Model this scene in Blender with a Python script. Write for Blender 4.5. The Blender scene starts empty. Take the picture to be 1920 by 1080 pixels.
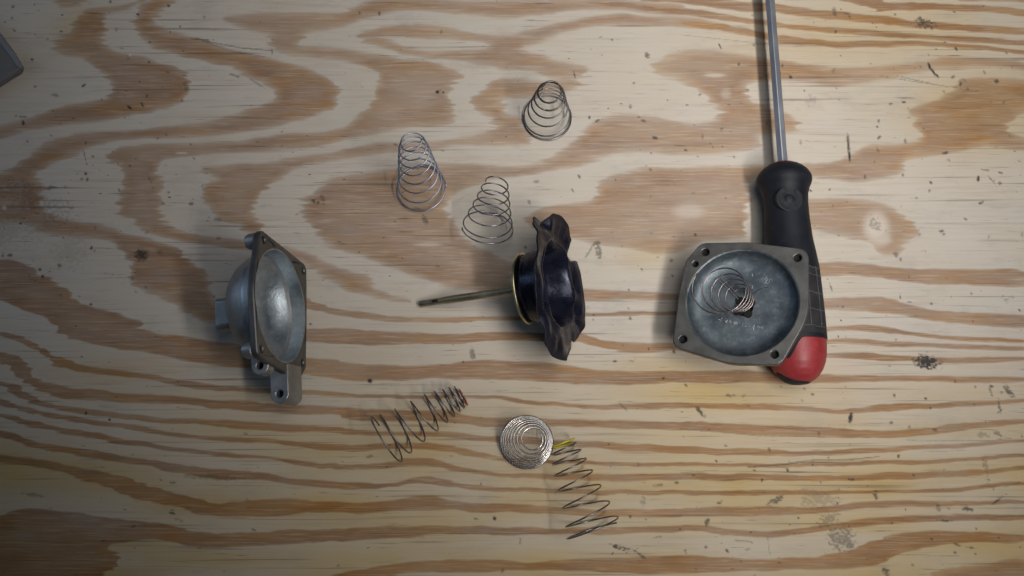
import bpy, bmesh, math, random
import numpy as np
from mathutils import Vector, Matrix, geometry, noise as mnoise

random.seed(7)
rng = np.random.RandomState(11)
R = math.radians
S = 0.00025                 # metres per working unit (all shapes below are drawn in quarter millimetres)
FOC = 1900.0
TILT = R(12)

# ------------------------------------------------------------------ camera, world, lamps, exposure
scene = bpy.context.scene
COL = scene.collection
cam_d = bpy.data.cameras.new('camera')
cam = bpy.data.objects.new('camera', cam_d)
COL.objects.link(cam)
CAM = Vector((0, -FOC * math.sin(TILT), FOC * math.cos(TILT)))
cam.location = CAM * S
cam.rotation_euler = (TILT, 0, 0)
cam_d.sensor_width = 36
cam_d.lens = 36 * FOC / 1920
cam_d.clip_start = 0.01
cam_d.clip_end = 50
scene.camera = cam

world = bpy.data.worlds.new('World')
scene.world = world
world.use_nodes = True
wb = world.node_tree.nodes['Background']
wb.inputs[0].default_value = (0.36, 0.52, 0.85, 1)
wb.inputs[1].default_value = 0.072


def lamp(name, loc, target, size, power, col):
    d = bpy.data.lights.new(name, 'AREA')
    d.shape = 'RECTANGLE'
    d.size, d.size_y = size
    d.energy = power
    d.color = col
    o = bpy.data.objects.new(name, d)
    COL.objects.link(o)
    o.location = loc
    zz = (Vector(loc) - Vector(target)).normalized()      # lamps shine along local -z, long side kept level with the bench's depth
    yy = (Vector((0, 1, 0)) - zz * zz.y).normalized()
    xx = yy.cross(zz)
    o.rotation_euler = Matrix((xx, yy, zz)).transposed().to_euler()
    return o


lamp('strip_lamp', (0.235, -0.09, 0.50), (0.095, 0.155, 0), (0.036, 0.42), 0.78, (1.0, 0.955, 0.905)).data.spread = R(74)
lamp('panel_lamp', (0.13, 0.09, 0.62), (0.11, 0.09, 0), (0.28, 0.28), 0.28, (1.0, 0.965, 0.92)).data.spread = R(70)
lamp('far_strip_lamp', (0.75, 0.25, 0.62), (0.1, 0.05, 0), (0.06, 0.5), 0.10, (1.0, 0.95, 0.9))
lamp('left_fill_lamp', (-0.85, 0.20, 0.33), (-0.1, 0.0, 0.02), (0.5, 0.3), 0.95, (0.55, 0.74, 1.0))  # cool fill added low at the left to brighten the housing's dome

scene.view_settings.view_transform = 'Standard'
scene.view_settings.look = 'None'
scene.view_settings.exposure = -0.55
scene.view_settings.gamma = 1.0
scene.render.engine = 'CYCLES'


# ------------------------------------------------------------------ helpers
CT, ST = math.cos(TILT), math.sin(TILT)


def P(px, py, z=0.0):
    """where the sight line through this picture point meets height z"""
    d = Vector((px - 960, FOC * ST - (py - 540) * CT, -FOC * CT - (py - 540) * ST))
    t = (z - CAM.z) / d.z
    return CAM + d * t


def depth(p):
    return (p - CAM).dot(Vector((0, ST, -CT)))


def link(name, me, mat=None, parent=None, smooth=None):
    o = bpy.data.objects.new(name, me)
    COL.objects.link(o)
    if mat:
        me.materials.append(mat)
    if parent:
        o.parent = parent
    if smooth is not None:
        me.shade_smooth()
        if smooth < 180:
            me.set_sharp_from_angle(angle=R(smooth))
    return o


def mesh_from(verts, faces):
    me = bpy.data.meshes.new('m')
    me.from_pydata([tuple(Vector(v) * S) for v in verts], [], faces)
    bm = bmesh.new(); bm.from_mesh(me)
    bmesh.ops.recalc_face_normals(bm, faces=bm.faces)
    bm.to_mesh(me); bm.free()
    me.update()
    return me


def empty(name, loc):
    o = bpy.data.objects.new(name, None)
    o.empty_display_size = 0.01
    COL.objects.link(o)
    o.location = Vector(loc) * S
    return o


def tag(o, label, cat, group=None, kind=None):
    if label: o['label'] = label
    if cat: o['category'] = cat
    if group: o['group'] = group
    if kind: o['kind'] = kind
    return o


def bevel(o, w, seg=2, ang=35):
    m = o.modifiers.new('Bevel', 'BEVEL')
    m.width = w * S; m.segments = seg; m.limit_method = 'ANGLE'; m.angle_limit = R(ang)
    return o


def tube(pts, rad, n=8, caps=True, flat=1.0):
    """swept round bar through pts"""
    pts = [Vector(p) for p in pts]
    N = len(pts)
    rads = rad if isinstance(rad, (list, tuple)) else [rad] * N
    T = []
    for i in range(N):
        a = pts[max(0, i - 1)]; b = pts[min(N - 1, i + 1)]
        T.append((b - a).normalized())
    ref = Vector((0, 0, 1))
    if abs(T[0].dot(ref)) > 0.9: ref = Vector((1, 0, 0))
    u = (ref - T[0] * ref.dot(T[0])).normalized()
    V, Fc = [], []
    for i in range(N):
        u = (u - T[i] * u.dot(T[i])).normalized()
        w = T[i].cross(u)
        for k in range(n):
            a = 2 * math.pi * k / n
            V.append(pts[i] + (u * math.cos(a) * flat + w * math.sin(a)) * rads[i])
    for i in range(N - 1):
        for k in range(n):
            k2 = (k + 1) % n
            Fc.append((i * n + k, i * n + k2, (i + 1) * n + k2, (i + 1) * n + k))
    if caps:
        Fc.append(tuple(range(n))); Fc.append(tuple(range((N - 1) * n, N * n)))
    return V, Fc


def merge(parts):
    V, Fc = [], []
    for v, f in parts:
        o = len(V)
        V += list(v); Fc += [tuple(i + o for i in q) for q in f]
    return V, Fc


def lathe(profile, seg=64, M=None, closed=False):
    """profile of (radius, height) spun about local z"""
    V, Fc = [], []
    idx = []
    for (r, h) in profile:
        if r < 1e-6:
            idx.append([len(V)] * seg); V.append(Vector((0, 0, h)))
        else:
            idx.append(list(range(len(V), len(V) + seg)))
            for k in range(seg):
                a = 2 * math.pi * k / seg
                V.append(Vector((r * math.cos(a), r * math.sin(a), h)))
    pairs = list(zip(idx[:-1], idx[1:]))
    if closed: pairs.append((idx[-1], idx[0]))
    for A, B in pairs:
        for k in range(seg):
            k2 = (k + 1) % seg
            q = [A[k], A[k2], B[k2], B[k]]
            q2 = []
            for i in q:
                if i not in q2: q2.append(i)
            if len(q2) > 2: Fc.append(tuple(q2))
    if M: V = [M @ v for v in V]
    return V, Fc


def plate(outer, holes, thick, M):
    """flat casting with real holes; face at local z = 0, back at z = -thick"""
    bm = bmesh.new()
    loops = [outer] + holes
    edges = []
    for lp in loops:
        vs = [bm.verts.new((x, y, 0)) for x, y in lp]
        for a, b in zip(vs, vs[1:] + vs[:1]): edges.append(bm.edges.new((a, b)))
    bmesh.ops.triangle_fill(bm, use_beauty=True, use_dissolve=False, edges=edges)
    bm.verts.index_update()
    V = [v.co.copy() for v in bm.verts]
    Fc = [tuple(v.index for v in f.verts) for f in bm.faces]
    bm.free()
    n = len(V)
    V2 = [v - Vector((0, 0, thick)) for v in V]
    F2 = Fc + [tuple(i + n for i in reversed(f)) for f in Fc]
    o = 0
    for lp in loops:
        m = len(lp)
        for k in range(m):
            k2 = (k + 1) % m
            F2.append((o + k, o + k2, o + k2 + n, o + k + n))
        o += m
    return [M @ v for v in V + V2], F2


def circle(cx, cy, r, n=24):
    return [(cx + r * math.cos(2 * math.pi * k / n), cy + r * math.sin(2 * math.pi * k / n)) for k in range(n)]


def hull(points):
    pts = [Vector(p) for p in points]
    return [tuple(pts[i]) for i in geometry.convex_hull_2d(pts)]


def join_objs(name, parts, mat, parent, smooth=30):
    v, f = merge(parts)
    return link(name, mesh_from(v, f), mat, parent, smooth)


# ------------------------------------------------------------------ materials
def new_mat(name):
    m = bpy.data.materials.new(name)
    m.use_nodes = True
    nt = m.node_tree
    return m, nt, nt.nodes['Principled BSDF']


def N(nt, t, **kw):
    n = nt.nodes.new(t)
    for k, v in kw.items(): setattr(n, k, v)
    return n


def noise_node(nt, vec, scale, detail=4, rough=0.55, mscale=None):
    if mscale:
        mp = N(nt, 'ShaderNodeMapping'); mp.inputs['Scale'].default_value = mscale
        nt.links.new(vec, mp.inputs['Vector']); vec = mp.outputs[0]
    n = N(nt, 'ShaderNodeTexNoise')
    n.inputs['Scale'].default_value = scale
    n.inputs['Detail'].default_value = detail
    n.inputs['Roughness'].default_value = rough
    nt.links.new(vec, n.inputs['Vector'])
    return n.outputs['Fac']


def ramp(nt, fac, stops):
    r = N(nt, 'ShaderNodeValToRGB')
    e = r.color_ramp.elements
    while len(e) < len(stops): e.new(0.5)
    for k, (p, c) in enumerate(stops):
        e[k].position = p
        e[k].color = (c, c, c, 1) if isinstance(c, (int, float)) else (*c, 1)
    nt.links.new(fac, r.inputs[0])
    return r.outputs[0]


def mixc(nt, fac, a, b, mode='MIX'):
    m = N(nt, 'ShaderNodeMix', data_type='RGBA', blend_type=mode)
    for sock, v in ((m.inputs[0], fac), (m.inputs[6], a), (m.inputs[7], b)):
        if isinstance(v, (int, float)): sock.default_value = v
        elif isinstance(v, tuple): sock.default_value = (*v, 1)
        else: nt.links.new(v, sock)
    return m.outputs[2]


def math_(nt, op, a, b=None, clamp=False):
    m = N(nt, 'ShaderNodeMath', operation=op, use_clamp=clamp)
    for sock, v in ((m.inputs[0], a), (m.inputs[1], b)):
        if v is None: continue
        if isinstance(v, (int, float)): sock.default_value = v
        else: nt.links.new(v, sock)
    return m.outputs[0]


def bump(nt, bsdf, h, dist, strength=1.0):
    b = N(nt, 'ShaderNodeBump')
    b.inputs['Distance'].default_value = dist
    b.inputs['Strength'].default_value = strength
    nt.links.new(h, b.inputs['Height'])
    nt.links.new(b.outputs[0], bsdf.inputs['Normal'])


def metal(name, c1, c2, rough=(0.3, 0.5), met=1.0, nscale=90, bumpd=0.00008, spots=None, fine=900):
    m, nt, b = new_mat(name)
    tc = N(nt, 'ShaderNodeTexCoord').outputs['Object']
    n1 = noise_node(nt, tc, nscale, 6, 0.65)
    col = mixc(nt, ramp(nt, n1, [(0.36, 0.0), (0.64, 1.0)]), c1, c2)
    n2 = noise_node(nt, tc, fine, 3, 0.6)
    if spots:
        n3 = noise_node(nt, tc, nscale * 4, 5, 0.75)
        col = mixc(nt, ramp(nt, n3, [(0.52, 0.0), (0.74, 0.6)]), col, spots)
    nt.links.new(col, b.inputs['Base Color'])
    b.inputs['Metallic'].default_value = met
    nt.links.new(ramp(nt, n1, [(0.3, rough[0]), (0.7, rough[1])]), b.inputs['Roughness'])
    if bumpd: bump(nt, b, n2, bumpd, 0.6)
    return m


M_WIRE = metal('steel_wire', (0.20, 0.20, 0.23), (0.33, 0.33, 0.37), (0.32, 0.48), 1.0, 300, 0)
M_WIRE_BLUE = metal('zinc_wire', (0.30, 0.33, 0.41), (0.44, 0.47, 0.56), (0.32, 0.46), 1.0, 300, 0)
M_WIRE_DARK = metal('dark_steel_wire', (0.17, 0.16, 0.165), (0.30, 0.28, 0.28), (0.28, 0.42), 1.0, 300, 0)
M_WIRE_BRIGHT = metal('bright_steel_wire', (0.42, 0.40, 0.39), (0.6, 0.58, 0.56), (0.2, 0.3), 1.0, 300, 0)
M_WIRE_WARM = metal('nickel_wire', (0.22, 0.19, 0.18), (0.36, 0.31, 0.30), (0.3, 0.42), 1.0, 300, 0)
M_BLACKWIRE = metal('blackened_wire', (0.03, 0.03, 0.03), (0.22, 0.21, 0.19), (0.25, 0.45), 0.9, 1500, 0)
M_YELLOW = metal('yellow_paint', (0.48, 0.42, 0.03), (0.62, 0.55, 0.05), (0.35, 0.5), 0.1, 500, 0)
M_REDWIRE = metal('red_marked_wire', (0.30, 0.05, 0.03), (0.25, 0.12, 0.10), (0.35, 0.5), 0.4, 500, 0)
M_CAST = metal('cast_zinc', (0.27, 0.28, 0.285), (0.38, 0.39, 0.395), (0.42, 0.56), 0.8, 120, 0.00016, (0.10, 0.095, 0.085))
M_CAST_IN = metal('bright_cast_zinc', (0.29, 0.34, 0.375), (0.45, 0.505, 0.54), (0.34, 0.48), 0.9, 110, 0.00016, (0.56, 0.60, 0.64))
M_FLANGE = metal('machined_flange', (0.125, 0.127, 0.123), (0.185, 0.186, 0.18), (0.42, 0.55), 0.85, 140, 0.00006, (0.15, 0.14, 0.12))
M_COVER_IN = metal('oxidised_zinc', (0.095, 0.118, 0.138), (0.19, 0.228, 0.255), (0.42, 0.58), 0.8, 75, 0.00014, (0.30, 0.34, 0.36))
M_BRASS = metal('gold_passivated_steel', (0.56, 0.50, 0.28), (0.64, 0.58, 0.36), (0.34, 0.38), 1.0, 60, 0)
M_ROD = metal('stained_rod', (0.27, 0.24, 0.16), (0.42, 0.38, 0.27), (0.3, 0.5), 0.9, 220, 0.00006, (0.05, 0.035, 0.025))
M_SHAFT = metal('satin_chrome_shaft', (0.28, 0.30, 0.34), (0.35, 0.37, 0.41), (0.46, 0.58), 0.9, 60, 0.00002)
M_BLACK, _nt, _b = new_mat('black_hole')
_b.inputs['Base Color'].default_value = (0.006, 0.006, 0.006, 1); _b.inputs['Roughness'].default_value = 0.9  # flat black for painted hole shade and other dark marks


def plastic(name, c1, c2, rough, scale=150, bumpd=0.00004, spec=0.5, fine=1400):
    m, nt, b = new_mat(name)
    tc = N(nt, 'ShaderNodeTexCoord').outputs['Object']
    n1 = noise_node(nt, tc, scale, 6, 0.7)
    scf = ramp(nt, noise_node(nt, tc, 1.0, 5, 0.7, (300, 900, 300)), [(0.60, 0.0), (0.74, 0.5)])
    scuff_col = tuple(min(1, v * 2.2 + 0.03) for v in c2)  # paler colour of the scuffs
    nt.links.new(mixc(nt, scf, mixc(nt, ramp(nt, n1, [(0.4, 0.0), (0.7, 1.0)]), c1, c2), scuff_col), b.inputs['Base Color'])
    nt.links.new(ramp(nt, n1, [(0.3, rough), (0.75, min(1, rough + 0.2))]), b.inputs['Roughness'])
    b.inputs['Specular IOR Level'].default_value = spec
    bump(nt, b, noise_node(nt, tc, fine, 3, 0.6), bumpd, 0.6)
    return m


M_GRIP = plastic('black_soft_grip', (0.006, 0.008, 0.013), (0.012, 0.014, 0.021), 0.5, spec=0.3)
M_GRIPLINE = plastic('scuffed_grip_edge', (0.050, 0.054, 0.064), (0.075, 0.078, 0.09), 0.6)
M_GRIPPANEL = plastic('worn_grey_grip', (0.018, 0.018, 0.021), (0.032, 0.031, 0.033), 0.65, spec=0.3)
M_RED = plastic('red_plastic', (0.26, 0.024, 0.028), (0.33, 0.038, 0.044), 0.38, 120)
M_CHAR = plastic('pale_character', (0.26, 0.29, 0.31), (0.40, 0.43, 0.45), 0.4)  # flat pale grey, lighter than the bowl floor
M_BIN = plastic('grey_bin_plastic', (0.11, 0.108, 0.11), (0.145, 0.142, 0.145), 0.55, 60)
M_BINRIM = plastic('pale_bin_rim', (0.16, 0.16, 0.175), (0.21, 0.21, 0.225), 0.5, 60)

M_RUBBER, nt, b = new_mat('oily_black_rubber')
tc = N(nt, 'ShaderNodeTexCoord').outputs['Object']
at = N(nt, 'ShaderNodeAttribute', attribute_name='dust').outputs['Fac']
n1 = noise_node(nt, tc, 160, 5, 0.65)
c = mixc(nt, ramp(nt, n1, [(0.35, 0.0), (0.7, 1.0)]), (0.004, 0.0045, 0.010), (0.008, 0.009, 0.020))
c = mixc(nt, math_(nt, 'MULTIPLY', at, ramp(nt, n1, [(0.3, 0.25), (0.6, 1.0)])), c, (0.018, 0.0165, 0.016))
nt.links.new(c, b.inputs['Base Color'])
nt.links.new(ramp(nt, math_(nt, 'ADD', math_(nt, 'MULTIPLY', at, 0.5), math_(nt, 'MULTIPLY', n1, 0.3)),
                  [(0.1, 0.22), (0.55, 0.72)]), b.inputs['Roughness'])
b.inputs['Specular IOR Level'].default_value = 0.4
b.inputs['Specular Tint'].default_value = (0.7, 0.76, 1.0, 1)
bump(nt, b, math_(nt, 'ADD', noise_node(nt, tc, 130, 3, 0.5), math_(nt, 'MULTIPLY', noise_node(nt, tc, 700, 4, 0.65), .12)), 0.0006, 0.7)

# wood: the grain bands are carried by the board's own mesh attributes, fibres and specks by noise
M_WOOD, nt, b = new_mat('pine_plywood')
tc = N(nt, 'ShaderNodeTexCoord').outputs['Object']
ag = N(nt, 'ShaderNodeAttribute', attribute_name='latewood').outputs['Fac']
ay = N(nt, 'ShaderNodeAttribute', attribute_name='resin').outputs['Fac']
ad = N(nt, 'ShaderNodeAttribute', attribute_name='dirt').outputs['Fac']
ae = N(nt, 'ShaderNodeAttribute', attribute_name='edge').outputs['Fac']
ap = N(nt, 'ShaderNodeAttribute', attribute_name='pale').outputs['Fac']
fib = noise_node(nt, tc, 1.0, 6, 0.68, (24, 560, 1))
fib2 = noise_node(nt, tc, 1.0, 4, 0.6, (60, 1100, 1))
big = noise_node(nt, tc, 16, 4, 0.55)
med = noise_node(nt, tc, 1.0, 4, 0.6, (16, 150, 1))
early = mixc(nt, ramp(nt, big, [(0.35, 0.0), (0.65, 1.0)]), (0.55, 0.492, 0.408), (0.57, 0.52, 0.455))
amt = ramp(nt, noise_node(nt, tc, 1.0, 3, 0.5, (22, 60, 1)), [(0.38, 0.15), (0.62, 1.0)])
mot = noise_node(nt, tc, 1.0, 4, 0.6, (30, 70, 1))
early = mixc(nt, ramp(nt, mot, [(0.45, 0.0), (0.7, 0.55)]), early, (0.53, 0.505, 0.46))
early = mixc(nt, math_(nt, 'MULTIPLY', amt, ramp(nt, fib, [(0.36, 0.42), (0.54, 0.0)])), early, (0.42, 0.33, 0.25))
late = mixc(nt, ramp(nt, med, [(0.38, 0.0), (0.64, 1.0)]), (0.285, 0.170, 0.100), (0.345, 0.190, 0.080))
late = mixc(nt, math_(nt, 'MULTIPLY', ae, ramp(nt, med, [(0.35, 1.0), (0.6, 0.45)])), late, (0.42, 0.235, 0.085))
late = mixc(nt, ramp(nt, mot, [(0.42, 0.45), (0.6, 0.0)]), late, (0.31, 0.215, 0.165))
late = mixc(nt, math_(nt, 'MULTIPLY', amt, ramp(nt, fib, [(0.32, 0.9), (0.55, 0.0)])), late, (0.20, 0.12, 0.075))
late = mixc(nt, ramp(nt, fib2, [(0.50, 0.0), (0.72, 0.55)]), late, (0.60, 0.48, 0.36))
gs = math_(nt, 'ADD', ag, math_(nt, 'MULTIPLY', math_(nt, 'SUBTRACT', fib, 0.5), 0.65))
gs = ramp(nt, gs, [(0.20, 0.0), (0.45, 0.58), (0.95, 1.0)])
gf = math_(nt, 'MULTIPLY', gs, ramp(nt, big, [(0.32, 0.80), (0.6, 1.0)]), True)
col = mixc(nt, gf, early, late)
col = mixc(nt, math_(nt, 'MULTIPLY', ay, ramp(nt, big, [(0.3, 0.5), (0.6, 1.0)])), col, (0.90, 0.72, 0.36), 'MULTIPLY')
col = mixc(nt, ap, col, (0.66, 0.60, 0.53))
hair = ramp(nt, noise_node(nt, tc, 1.0, 2, 0.5, (10, 620, 1)), [(0.61, 0.0), (0.70, 0.55)])
smear = ramp(nt, noise_node(nt, tc, 1.0, 6, 0.75, (28, 60, 1)), [(0.54, 0.0), (0.76, 0.5)])
col = mixc(nt, smear, col, (0.33, 0.31, 0.285))
col = mixc(nt, math_(nt, 'MULTIPLY', hair, math_(nt, 'ADD', ramp(nt, big, [(0.42, 0.2), (0.58, 1.0)]), math_(nt, 'MULTIPLY', ay, 0.8), True)), col, (0.13, 0.085, 0.055))
# loose specks of dirt and short dark fibre pits
sp1 = noise_node(nt, tc, 1.0, 2, 0.5, (240, 420, 1))
pit = noise_node(nt, tc, 1.0, 3, 0.6, (45, 900, 1))
spk = ramp(nt, sp1, [(0.715, 0.0), (0.745, 0.85)])
pits = ramp(nt, pit, [(0.63, 0.0), (0.70, 0.6)])
gate = ramp(nt, noise_node(nt, tc, 11, 3, 0.6), [(0.42, 0.25), (0.62, 1.0)])
dirt = math_(nt, 'MAXIMUM', math_(nt, 'MAXIMUM', math_(nt, 'MULTIPLY', spk, gate), math_(nt, 'MULTIPLY', pits, gate)), ad)
col = mixc(nt, dirt, col, (0.035, 0.031, 0.028))
nt.links.new(col, b.inputs['Base Color'])
nt.links.new(ramp(nt, fib, [(0.3, 0.62), (0.7, 0.48)]), b.inputs['Roughness'])
b.inputs['Specular IOR Level'].default_value = 0.3
hh = math_(nt, 'ADD', math_(nt, 'MULTIPLY', fib, 0.6), math_(nt, 'MULTIPLY', math_(nt, 'SUBTRACT', ag, ad), 0.5))
bump(nt, b, hh, 0.00026, 0.9)


# ------------------------------------------------------------------ the plywood bench top
def seg_pts(s):
    return [tuple(float(q) for q in t.split(',')) for t in s.split()]


def G(i, j, s):
    """points read off one ninth of the board (three units per working unit)"""
    return [(640 * i + x / 3, 360 * j + y / 3) for x, y in seg_pts(s)]


BANDS = []      # (outline, softness, strength)


def blob(pts, soft=5, k=1.0): BANDS.append((pts, soft * 1.5, k))
def band(up, lo, soft=3.2, k=1.0): BANDS.append((up + lo[::-1], soft, k + 10))


blob(G(0,0,'810,-30 740,30 560,48 480,60 430,110 410,180 310,230 320,290 490,320 520,370 620,430 640,520 560,570 300,605 150,670 0,712 -60,725 -60,800 0,780 150,722 430,690 700,652 850,612 1030,590 1045,500 1045,430 930,360 720,312 600,280 565,250 575,170 570,100 550,62 740,42 850,-30'), 5, .9)
blob(G(0,0,'290,-30 330,36 430,22 480,-30'), 5, .8)
blob(G(0,0,'880,-20 760,90 760,160 810,230 1000,310 1250,350 1480,450 1590,520 1540,580 1370,640 1200,690 1000,715 640,740 400,762 270,805 190,860 90,925 0,980 -60,1000')
     + G(0,1,'-60,160 0,165 110,160 170,190 250,215 400,245 600,250 700,310 730,400 750,520 840,545 950,600 1060,690 1190,735 1230,700 1200,580 1160,520 1170,450 1030,390 1000,310 740,255 600,200 350,160 215,80 245,0')
     + G(0,0,'190,1010 230,940 370,890 450,830 600,787 1000,762 1350,742 1600,690 1850,622 1905,510 1850,440 1600,350 1300,290 1100,215 950,190 850,140 840,92 940,40 1010,-20'), 5, 1)
blob(G(0,0,'1250,100 1400,78 1560,68 1920,80') + G(1,0,'0,75 100,25 200,0 400,-5 700,8 1100,14 1400,5 1700,18 1920,30 1920,80 1600,48 1300,42 1100,80 850,94 560,60 320,45 150,85 0,140')
     + G(0,0,'1830,165 1705,180 1700,220 1640,255 1750,272 1920,278') + G(1,0,'150,300 350,335 500,350 690,425 640,465 600,520 590,560 610,650 620,690 450,700 300,722 100,760 0,782')
     + G(0,0,'1700,830 1500,845 1230,855 1000,880 880,892 890,1000') + G(0,1,'890,0 900,100 930,180 1000,230 1300,275 1500,300 1750,340 1920,450')
     + G(1,1,'140,485 155,515 250,590 410,612 300,605 100,560 0,530') + G(0,1,'1750,410 1650,360 1390,322 1200,292 950,262 800,222 740,150 650,120')
     + G(0,0,'690,1080 700,930 570,905 620,850 780,818 960,802 1300,800 1500,770 1700,750 1920,732') + G(1,0,'100,660 170,600 200,500 220,440 150,350 0,330')
     + G(0,0,'1700,310 1560,282 1510,240 1540,180 1400,150 1290,122'), 5, .85)
blob(G(0,0,'1130,940 1340,930 1600,910 1760,880 1920,850') + G(1,0,'120,820 250,803 450,800 600,795 660,780 820,765 870,740 850,650 790,640 750,620 730,570 770,520 850,470 900,442 1130,470 1240,440 1390,470 1200,520 1000,535 850,542 900,590 920,640 1000,660 1020,760 1060,812 900,805 640,800 500,832 250,850 0,878')
     + G(0,0,'1800,905 1700,930 1560,990 1500,1050') + G(0,1,'1440,60 1440,160 1470,225 1380,215 1350,170 1210,145 1190,80 1140,50') + G(0,0,'1150,1030 1230,1010 1200,972 1160,955'), 5, .85)
blob(G(1,0,'75,200 200,160 400,140 620,160 800,200 950,210 1150,150 1300,110 1500,75 1920,98') + G(2,0,'150,120 420,185 400,200 0,140')
     + G(1,0,'1600,130 1450,125 1250,170 1100,230 960,250 1150,330 1300,370 1390,385 1370,430 1250,440 1180,410 1050,390 900,385 780,350 600,325 450,310 300,280 180,242 100,225 180,215 300,250 450,290 700,295 850,270 850,232 600,200 500,215 300,190 180,208'), 5, .8)
blob(G(1,0,'1740,385 1830,310 1920,288') + G(2,0,'200,295 440,330 560,345 800,390 1000,380 1200,370 1380,350 1500,322 1700,335 1980,362 1980,385 1700,360 1500,372 1300,402 1100,432 950,462 850,472 700,445 560,440 440,450 345,470 355,570 440,595 560,640 660,700 640,735 440,750 430,830 150,850 0,860')
     + G(1,0,'1650,842 1500,860 1400,902 1200,952 1000,980 860,990 800,1010 700,1040') + G(1,1,'560,60 640,190 700,290 860,350 950,420 965,550 850,555 750,540 560,510 470,482 330,440 250,390 150,350 0,330')
     + G(0,1,'1850,290 1810,270 1735,170 1710,50') + G(0,0,'1800,1050') + G(1,0,'0,1000 200,965 320,950 550,918 700,922 900,942 1100,930 1200,868 1320,790 1400,710 1500,660 1700,645 1920,692')
     + G(2,0,'60,702 200,690 225,640 160,560 80,480 0,445') + G(1,0,'1840,425'), 6, .85)
blob(G(1,1,'1030,130 1200,80 1420,60 1440,0') + G(1,0,'1410,1060 1550,990 1700,950 1920,945') + G(2,0,'200,938 400,930 560,925 700,922 860,918 925,880 1050,808 1150,820 1330,800 1370,740 1310,690 1330,655 1250,628 1340,590 1450,560 1530,510 1565,450 1700,440 1980,455 1980,590 1900,620 1840,650 1820,690 1840,760 1980,800 1900,830 1820,822 1700,800 1500,850 1300,880 1240,900 1210,970 1100,1000 960,1020 850,1000 720,985 500,985 350,1010')
     + G(2,1,'360,230 360,250 200,262 100,270 0,330') + G(1,1,'1850,345 1600,312 1400,280 1250,260 1060,180'), 5, .9)
blob(G(2,1,'600,50 780,40 1000,45 1150,70 1300,170 1330,240 1230,290 1225,350 1150,350 1100,310 1040,270 900,240 740,200 600,190'), 5, .8)
band(G(2,1,'600,395 790,400 950,390 1200,430 1500,440 1980,430'), G(2,1,'600,470 790,470 950,460 1100,480 1300,510 1600,520 1980,532'), 5, .8)
band(G(2,1,'600,600 800,600 1000,585 1150,600 1300,640 1500,680 1980,680'), G(2,1,'600,650 810,650 1000,660 1200,690 1400,720 1650,740 1980,765'), 5, .65)
band(G(2,1,'600,760 820,760 1000,745 1150,760 1300,790 1600,810 1980,830'), G(2,1,'600,785 820,780 1000,775 1200,790 1350,810 1600,832 1980,848'), 3, .8)
band(G(2,1,'600,830 820,830 1000,820 1200,840 1500,850 1980,870'), G(2,1,'600,858 820,850 1200,865 1500,875 1980,888'), 3, .65)
band(G(2,1,'600,910 820,910 1050,905 1250,920 1450,935 1980,920'), G(2,1,'600,935 820,930 1000,945 1250,950 1450,960 1980,952'), 3, .85)
band(G(1,0,'1400,-30 1700,-12 1920,0') + G(2,0,'200,2 450,15 650,40 750,60 900,70 1050,80 1200,110 1500,130 1980,162'), G(1,0,'1400,-20 1700,0 1920,20') + G(2,0,'200,45 400,60 600,70 800,110 1000,120 1200,140 1500,162 1980,200'), 3.2, .9)
band(G(1,0,'1400,10 1700,20 1920,50') + G(2,0,'300,80 440,112 700,150 1000,165 1300,190 1600,200 1980,232'), G(1,0,'1400,30 1700,50 1920,84') + G(2,0,'400,130 600,162 900,190 1200,210 1500,222 1980,258'), 3, .85)
band(G(2,0,'0,108 300,150 500,190 700,222 900,235 1200,228 1600,240 1980,292'), G(2,0,'0,140 400,200 550,240 800,260 1000,268 1200,255 1600,262 1980,312'), 3, .9)
band(G(2,0,'820,-30 1100,-5 1150,18 1300,12 1700,25 1980,62'), G(2,0,'820,-5 950,16 1100,40 1130,65 1200,52 1400,50 1700,62 1980,98'), 3, .9)
band(G(2,0,'1250,-40 1500,-30 1980,-12'), G(2,0,'1250,-30 1500,-8 1980,18'), 3, .7)
band(G(0,1,'1600,590 1720,600 1800,625 1920,660') + G(1,1,'150,675 300,700 500,705 700,700 950,700 1200,690 1400,675 1860,668') + G(2,1,'200,675'), G(0,1,'1600,640 1720,652 1920,700') + G(1,1,'300,722 600,732 900,715 1200,710 1400,692 1860,690') + G(2,1,'200,692'), 3, .7)
band(G(1,1,'1150,540 1400,548 1600,560 1860,568') + G(2,1,'200,580'), G(1,1,'1150,610 1400,602 1600,602 1860,600') + G(2,1,'200,610'), 4, .7)
band(G(0,1,'1500,765 1730,770 1920,762') + G(1,1,'200,790 400,790 650,800 900,790 1200,790 1380,800 1500,840 1860,850') + G(2,1,'200,870'), G(0,1,'1500,835 1730,840 1920,842') + G(1,1,'200,862 350,850 500,852 700,850 900,832 1200,830 1400,850 1500,880 1600,902 1860,885') + G(2,1,'200,900'), 3.5, .95)
band(G(0,1,'-60,375 0,380 150,390 260,490 400,560 450,630 640,680 830,740 760,775 1000,818 1300,850 1450,890 1730,935 1920,940') + G(1,1,'0,958 250,975 500,980 700,950 900,945 1200,960 1400,1000 1920,1008') + G(2,1,'300,1000 700,1030 1100,1036 1980,1038'),
     G(0,1,'-60,600 0,610 100,640 270,700 320,760 400,830 600,870 850,890 1000,940 1200,970 1400,1000 1730,1022 1920,1052') + G(1,1,'200,1060 400,1050 600,1042 900,1050 1200,1070 1500,1082 1920,1065') + G(2,1,'600,1076 1100,1062 1980,1066'), 4, .95)
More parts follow.
